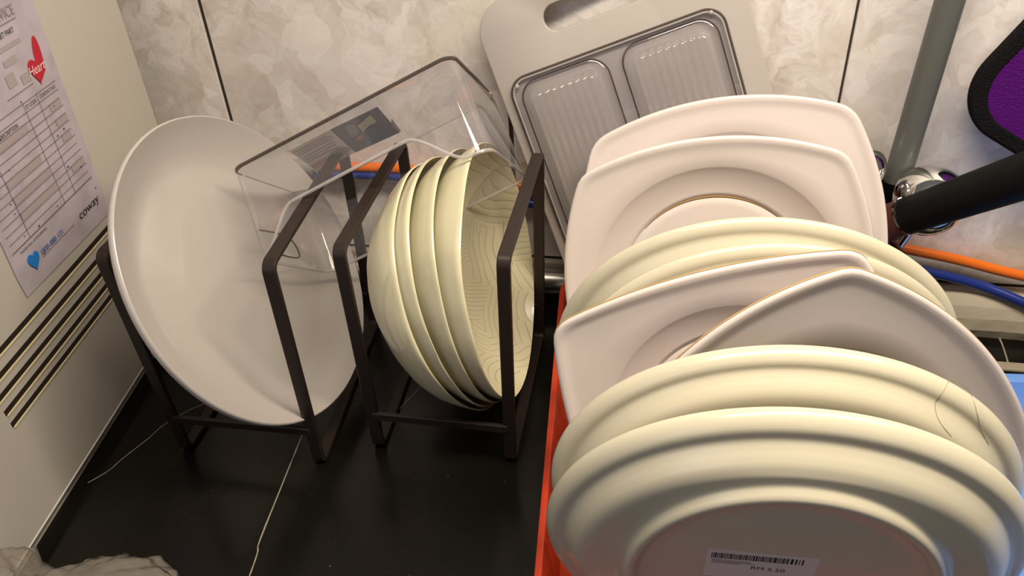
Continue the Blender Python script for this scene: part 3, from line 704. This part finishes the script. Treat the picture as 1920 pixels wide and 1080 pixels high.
ty = thing('serving_tray', 'clear two compartment ribbed tray propped in front of the grey board', 'tray', mtx=BM0)
u0, u1, v0, v1 = -0.0917, 0.1083, -0.098, 0.1022
def sd_rr(x, y, cx, cy, hw, hh, r):
    qx, qy = abs(x - cx) - hw + r, abs(y - cy) - hh + r
    return math.hypot(max(qx, 0), max(qy, 0)) + min(max(qx, qy), 0) - r
comps = [((-0.0835, 0.0010), (-0.088, 0.0965)), ((0.0140, 0.1010), (-0.088, 0.0965))]
NXX, NYY = 190, 150
V = []; F = []; idx = {}
def ssm(t): t = max(0, min(1, t)); return t * t * (3 - 2 * t)
for j in range(NYY + 1):
    for i in range(NXX + 1):
        x = u0 + (u1 - u0) * i / NXX; y = v0 + (v1 - v0) * j / NYY
        if sd_rr(x, y, (u0 + u1) / 2, (v0 + v1) / 2, (u1 - u0) / 2, (v1 - v0) / 2, 0.017) > 0.0006: continue
        z = 0.0012
        for (xa, xb), (ya, yb) in comps:
            d = -sd_rr(x, y, (xa + xb) / 2, (ya + yb) / 2, (xb - xa) / 2, (yb - ya) / 2, 0.018)
            if d > 0:
                z += 0.0135 * ssm(d / 0.013)
                if d > 0.0095:
                    z += 0.0030 * ssm((d - 0.0095) / 0.004) * abs(math.sin(math.pi * (x - xa) / 0.0073))
        idx[(i, j)] = len(V); V.append((x, y, z))
for j in range(NYY):
    for i in range(NXX):
        q = [(i, j), (i + 1, j), (i + 1, j + 1), (i, j + 1)]
        if all(k in idx for k in q): F.append([idx[k] for k in q])
raw('tray_shell', V, F, M['tray'], ty, True, None, 80)
bm = bmesh.new(); tube(bm, [(p[0], p[1], 0.0022) for p in rounded_rect(u1 - u0, v1 - v0, 0.017, 10, (u0 + u1) / 2, (v0 + v1) / 2)], 0.0013, 8, True)
obj('tray_rim', bm, M['edge_refraction'], ty)
bm = bmesh.new(); tube(bm, [(p[0], p[1], 0.0030) for p in rounded_rect(u1 - u0 - 0.0035, v1 - v0 - 0.0035, 0.0155, 10, (u0 + u1) / 2, (v0 + v1) / 2)], 0.0008, 8, True)
obj('rim_bead', bm, M['clear_rim'], ty)
for (xa, xb), (ya, yb) in comps:
    bm = bmesh.new(); tube(bm, [(p[0], p[1], 0.0014) for p in rounded_rect(xb - xa, yb - ya, 0.018, 8, (xa + xb) / 2, (ya + yb) / 2)], 0.0007, 8, True)
    obj('compartment_edge', bm, M['edge_refraction'], ty)
for (x, y) in ((u0 + 0.008, v1 - 0.0065), (u1 - 0.0095, v1 - 0.004)):
    bm = bmesh.new(); bmesh.ops.create_uvsphere(bm, u_segments=12, v_segments=8, radius=0.0022, matrix=Matrix.Translation((x, y, 0.0025)))
    obj('nub', bm, M['clear_rim'], ty)

# ------------------------------------------------------------------ clear bin over the racks
RX = Vector((0.88876, 0.20575, 0.40960)); RY = Vector((0.11112, 0.77022, -0.62803)); RZ = Vector((-0.44470, 0.60367, 0.66168))
BN = axes_mtx((-0.3727, -0.1742, 0.2334), RX, RY, RZ)
bn = thing('clear_bin', 'clear plastic storage bin lying upside down across the two racks', 'bin', mtx=BN)
L_, W_, H_ = 0.2209, 0.1187, 0.0864
def step(t): t = max(0.0, min(1.0, t)); return t * t * (3 - 2 * t)
def rim_h(x, y):
    if y < 0.012:
        up = step((x - 0.004) / 0.043) * (1 - step((x - 0.158) / 0.046))
        return -H_ + up * (0.0330 + 0.004 * x / L_)
    return -H_
def bin_loop(exp, n=10, dens=36):
    base = rounded_rect(L_ + 2 * exp, W_ + 2 * exp, 0.013 + exp, n, L_ / 2, W_ / 2); out = []
    for i, p in enumerate(base):
        q = base[(i + 1) % len(base)]; d = math.hypot(q[0] - p[0], q[1] - p[1]); k = max(1, int(d / 0.004))
        for s in range(k): out.append((p[0] + (q[0] - p[0]) * s / k, p[1] + (q[1] - p[1]) * s / k))
    return out
lp = bin_loop(0.0); cx, cy = L_ / 2, W_ / 2
rings = [[(cx + (p[0] - cx) * 0.03, cy + (p[1] - cy) * 0.03, 0.0) for p in lp], [(cx + (p[0] - cx) * 0.965, cy + (p[1] - cy) * 0.94, 0.0) for p in lp], [(cx + (p[0] - cx) * 0.99, cy + (p[1] - cy) * 0.983, -0.0012) for p in lp]]
for f in [0.05, 0.15, 0.3, 0.45, 0.6, 0.75, 0.9, 1.0]:
    rings.append([(p[0], p[1], -0.004 + (rim_h(p[0], p[1]) + 0.004) * f) for p in lp])
bm = bmesh.new(); loft(bm, rings, True, False)
shell = obj('bin_shell', bm, M['clear'], bn, True, None, 50)
bm = bmesh.new(); tube(bm, [(p[0], p[1], rim_h(p[0], p[1])) for p in lp], 0.0015, 8, True); obj('bin_rim', bm, M['clear_rim'], bn)
be = [(p[0], p[1], -0.0020) for p in bin_loop(-0.0006)]
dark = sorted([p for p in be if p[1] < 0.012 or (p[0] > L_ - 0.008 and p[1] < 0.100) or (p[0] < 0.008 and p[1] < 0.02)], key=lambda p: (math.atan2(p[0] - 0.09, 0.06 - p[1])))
bm = bmesh.new(); tube(bm, dark, [0.0006 + 0.0011 * min(1.0, min(k, len(dark) - 1 - k) / 8) for k in range(len(dark))], 8); obj('base_edge', bm, M['edge_refraction'], bn)  # darkened stretch of edge, refraction put into the tint
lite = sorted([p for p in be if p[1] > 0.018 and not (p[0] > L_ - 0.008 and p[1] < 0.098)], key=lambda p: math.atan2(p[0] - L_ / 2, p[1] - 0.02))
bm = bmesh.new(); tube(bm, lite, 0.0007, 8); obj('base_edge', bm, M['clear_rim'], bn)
bm = bmesh.new(); tube(bm, catmull([(-0.0004, 0.0171, -0.0556), (-0.0004, 0.0450, -0.0545), (-0.0004, 0.0640, -0.0565), (-0.0004, 0.0729, -0.0680), (-0.0004, 0.0672, -0.0765), (-0.0004, 0.0371, -0.0768)], 6), 0.0008, 8)
obj('finger_grip', bm, M['edge_refraction'], bn)
# label on the base
V = [(0.050, 0.018, -0.0022), (0.0925, 0.018, -0.0022), (0.0835, 0.083, -0.0022), (0.041, 0.083, -0.0022)]
lab = raw('paper_label', V, [(0, 1, 2, 3)], clear('thin white label', (0.62, 0.62, 0.62), 0.4, 0.62, (0.70, 0.66, 0.65)), bn, False); lab['label'] = 'pale barcode half of the sticker'
pic = raw('picture_label', [(0.0930, 0.018, -0.0022), (0.1395, 0.0212, -0.0022), (0.1290, 0.0885, -0.0022), (0.0828, 0.0835, -0.0022)], [(0, 1, 2, 3)], mat('photo print', (0.135, 0.13, 0.20), 0.5), bn, False); pic['label'] = 'blue grey printed photo half of the sticker'
def patch(name, pts, col, z=-0.0026): return raw(name, [(x, y, z) for x, y in pts], [tuple(range(len(pts)))], mat(name, col, 0.5), pic, False)
patch('printed_shape', [(0.094, 0.083), (0.104, 0.052), (0.120, 0.048), (0.113, 0.082)], (0.13, 0.17, 0.30))
patch('printed_shape', [(0.1035, 0.027), (0.1085, 0.024), (0.112, 0.030), (0.1075, 0.046), (0.100, 0.052), (0.097, 0.048)], (0.30, 0.29, 0.33), -0.0027)
patch('printed_shape', [(0.096, 0.058), (0.104, 0.052), (0.106, 0.057), (0.099, 0.065)], (0.50, 0.22, 0.12), -0.0028)
patch('printed_shape', [(0.131, 0.070), (0.1345, 0.058), (0.138, 0.052), (0.1360, 0.062), (0.1315, 0.086), (0.129, 0.084)], (0.36, 0.32, 0.40), -0.0028)
patch('price_tag', [(0.1120, 0.0340), (0.1290, 0.0270), (0.1265, 0.0440), (0.1090, 0.0500)], (0.55, 0.54, 0.42), -0.0029)
patch('printed_shape', [(0.114, 0.0470), (0.123, 0.0440), (0.1225, 0.0455), (0.1135, 0.0485)], (0.05, 0.05, 0.05), -0.0031)
V = []; F = []; x = 0.0445
for i in range(17):
    w_ = random.choice((0.0008, 0.0013, 0.0017)); k = len(V); V += [(x, 0.062, -0.0029), (x + w_, 0.062, -0.0029), (x + w_ - 0.0016, 0.0735, -0.0029), (x - 0.0016, 0.0735, -0.0029)]; F.append((k, k + 1, k + 2, k + 3)); x += w_ + 0.0012
raw('barcode', V, F, M['print_grey'], lab, False)
lines('small_print', [(0.052, 0.024, 0.086, 0.024), (0.052, 0.029, 0.088, 0.029), (0.050, 0.034, 0.086, 0.034), (0.050, 0.041, 0.084, 0.041), (0.049, 0.047, 0.082, 0.047), (0.047, 0.053, 0.076, 0.053)], 0.0018, M['print_grey'], lab, -0.0029)

# ------------------------------------------------------------------ right background: ladles, pan, mat
def lathe(bm, prof, n=40): return loft(bm, [[(r * math.cos(2 * math.pi * k / n), r * math.sin(2 * math.pi * k / n), z) for k in range(n)] for r, z in prof], True, True)
def ladle(label, C, az, el, R, hend):
    t = thing('steel_ladle', label, 'ladle', group='steel ladles behind the plates', mtx=frame_mtx(C, az, el))
    pr = [(0.001, 0.0)]
    for k in range(1, 13): a = rad(90 * k / 12); pr.append((R * math.sin(a), R * (math.cos(a) - 1)))
    pr += [(R * 1.0, -R - 0.004), (R * 0.965, -R - 0.004)]
    for k in range(11, 0, -1): a = rad(90 * k / 12); pr.append((R * 0.965 * math.sin(a), R * (0.965 * math.cos(a) - 1)))
    bm = bmesh.new(); lathe(bm, pr); obj('ladle_bowl', bm, M['chrome'], t, sharp=60)
    inv = t.matrix_world.inverted()
    bm = bmesh.new()
    pts = [inv @ Vector(p) for p in hend]
    tube(bm, catmull([tuple(p) for p in pts], 6), 0.0035, 12); obj('ladle_handle', bm, M['chrome'], t)
    return t
ladle('polished steel ladle head between the grey pipe and the black handle', (0.2400, -0.0820, 0.1880), -70, 35, 0.0315, [(0.2290, -0.048, 0.1365), (0.219, -0.050, 0.11), (0.210, -0.055, 0.06), (0.205, -0.058, 0.02)])
ladle('polished steel ladle edge peeking out right of the backmost square plate', (0.1760, -0.0625, 0.1990), -80, 20, 0.0220, [(0.163, -0.053, 0.172), (0.161, -0.062, 0.12), (0.160, -0.078, 0.05), (0.158, -0.085, 0.0125)])

hd = Vector((0.0592, -0.050, 0.0683)).normalized(); h0 = Vector((0.2098, -0.080, 0.1657))
hx = hd.cross(Vector((0, 0, 1))).normalized(); hy = hd.cross(hx).normalized()
pan = thing('frying_pan', 'dark brown pan with thick black handle sticking out to the right', 'pan', mtx=Matrix.Identity(4))
bm = bmesh.new()
def hring(s, rx, ry, n=28): return [h0 + hd * s + hx * rx * math.cos(2 * math.pi * k / n) + hy * ry * math.sin(2 * math.pi * k / n) for k in range(n)]
loft(bm, [hring(0.000, 0.0150, 0.0150), hring(0.001, 0.0168, 0.0165), hring(0.03, 0.0172, 0.0168), hring(0.08, 0.0182, 0.0178), hring(0.14, 0.0196, 0.0188), hring(0.19, 0.0186, 0.018), hring(0.215, 0.014, 0.0135), hring(0.221, 0.005, 0.005)], True, True)
obj('pan_handle', bm, M['black_plastic'], pan)
bm = bmesh.new(); loft(bm, [hring(-0.0012, 0.0150, 0.0150), hring(-0.0012, 0.0174, 0.0170), hring(0.0010, 0.0176, 0.0172), hring(0.0010, 0.0150, 0.0150)])
obj('ferrule', bm, M['chrome'], pan)
bm = bmesh.new(); loft(bm, [hring(-0.001, 0.0160, 0.0160), hring(-0.012, 0.0172, 0.0165)] + [[Vector(c_) + hx * (rx_ * math.cos(2 * math.pi * k / 28)) + hy * (ry_ * math.sin(2 * math.pi * k / 28)) for k in range(28)] for c_, rx_, ry_ in (((0.1955, -0.0740, 0.146), 0.0175, 0.0150), ((0.1875, -0.0790, 0.130), 0.0190, 0.0110), ((0.180, -0.0840, 0.116), 0.016, 0.006))], True, True)
obj('pan_neck', bm, M['brown_pan'], pan)
bm = bmesh.new(); lathe(bm, [(0.001, -0.004), (0.036, -0.004), (0.043, 0.0), (0.0465, 0.008), (0.0445, 0.008), (0.041, 0.001), (0.034, -0.002), (0.002, -0.002)])
obj('pan_body', bm, M['brown_pan'], pan, True, frame_mtx((0.174, -0.0925, 0.108), -88, 20))

mt = thing('drying_mat', 'purple drying mat with black edging hanging at the upper right', 'mat', mtx=axes_mtx((0.2324, -0.022, 0.2425), (0.5, 0, 0.866), (0.866, 0, -0.5), (0, -1, 0)))
o_ = rounded_rect(0.26, 0.26, 0.050, 14, 0.13, 0.13)
flat_shape('mat_pad', [rounded_rect(0.236, 0.236, 0.040, 14, 0.13, 0.13)], 0.008, 0.0015, M['purple'], mt)
flat_shape('mat_binding', [o_, rounded_rect(0.231, 0.231, 0.038, 14, 0.13, 0.13)], 0.010, 0.003, M['black_trim'], mt)

# ------------------------------------------------------------------ plastic bag in the lower left corner
bm = bmesh.new()
for (C, S, sub) in (((-0.372, -0.470, 0.026), (0.060, 0.043, 0.034), 5), ((-0.470, -0.500, 0.030), (0.060, 0.060, 0.040), 5)):
    r = bmesh.ops.create_icosphere(bm, subdivisions=sub, radius=1.0)
    for v in r['verts']:
        p = v.co.copy(); k = 1.0
        q = p * 1.7 + Vector(C) * 20
        k += 0.18 * (abs(noise.noise(q)) * 2 - 0.5) + 0.12 * abs(noise.noise(q * 2.3)) + 0.055 * abs(noise.noise(q * 5.5))
        v.co = Vector((C[0] + p.x * S[0] * k, C[1] + p.y * S[1] * k, max(0.0008, C[2] + p.z * S[2] * k)))
bag = obj('plastic_bag', bm, M['bag'], None, True, None, 70)
tag(bag, 'crumpled clear plastic bag in the lower left corner beside the appliance', 'bag')
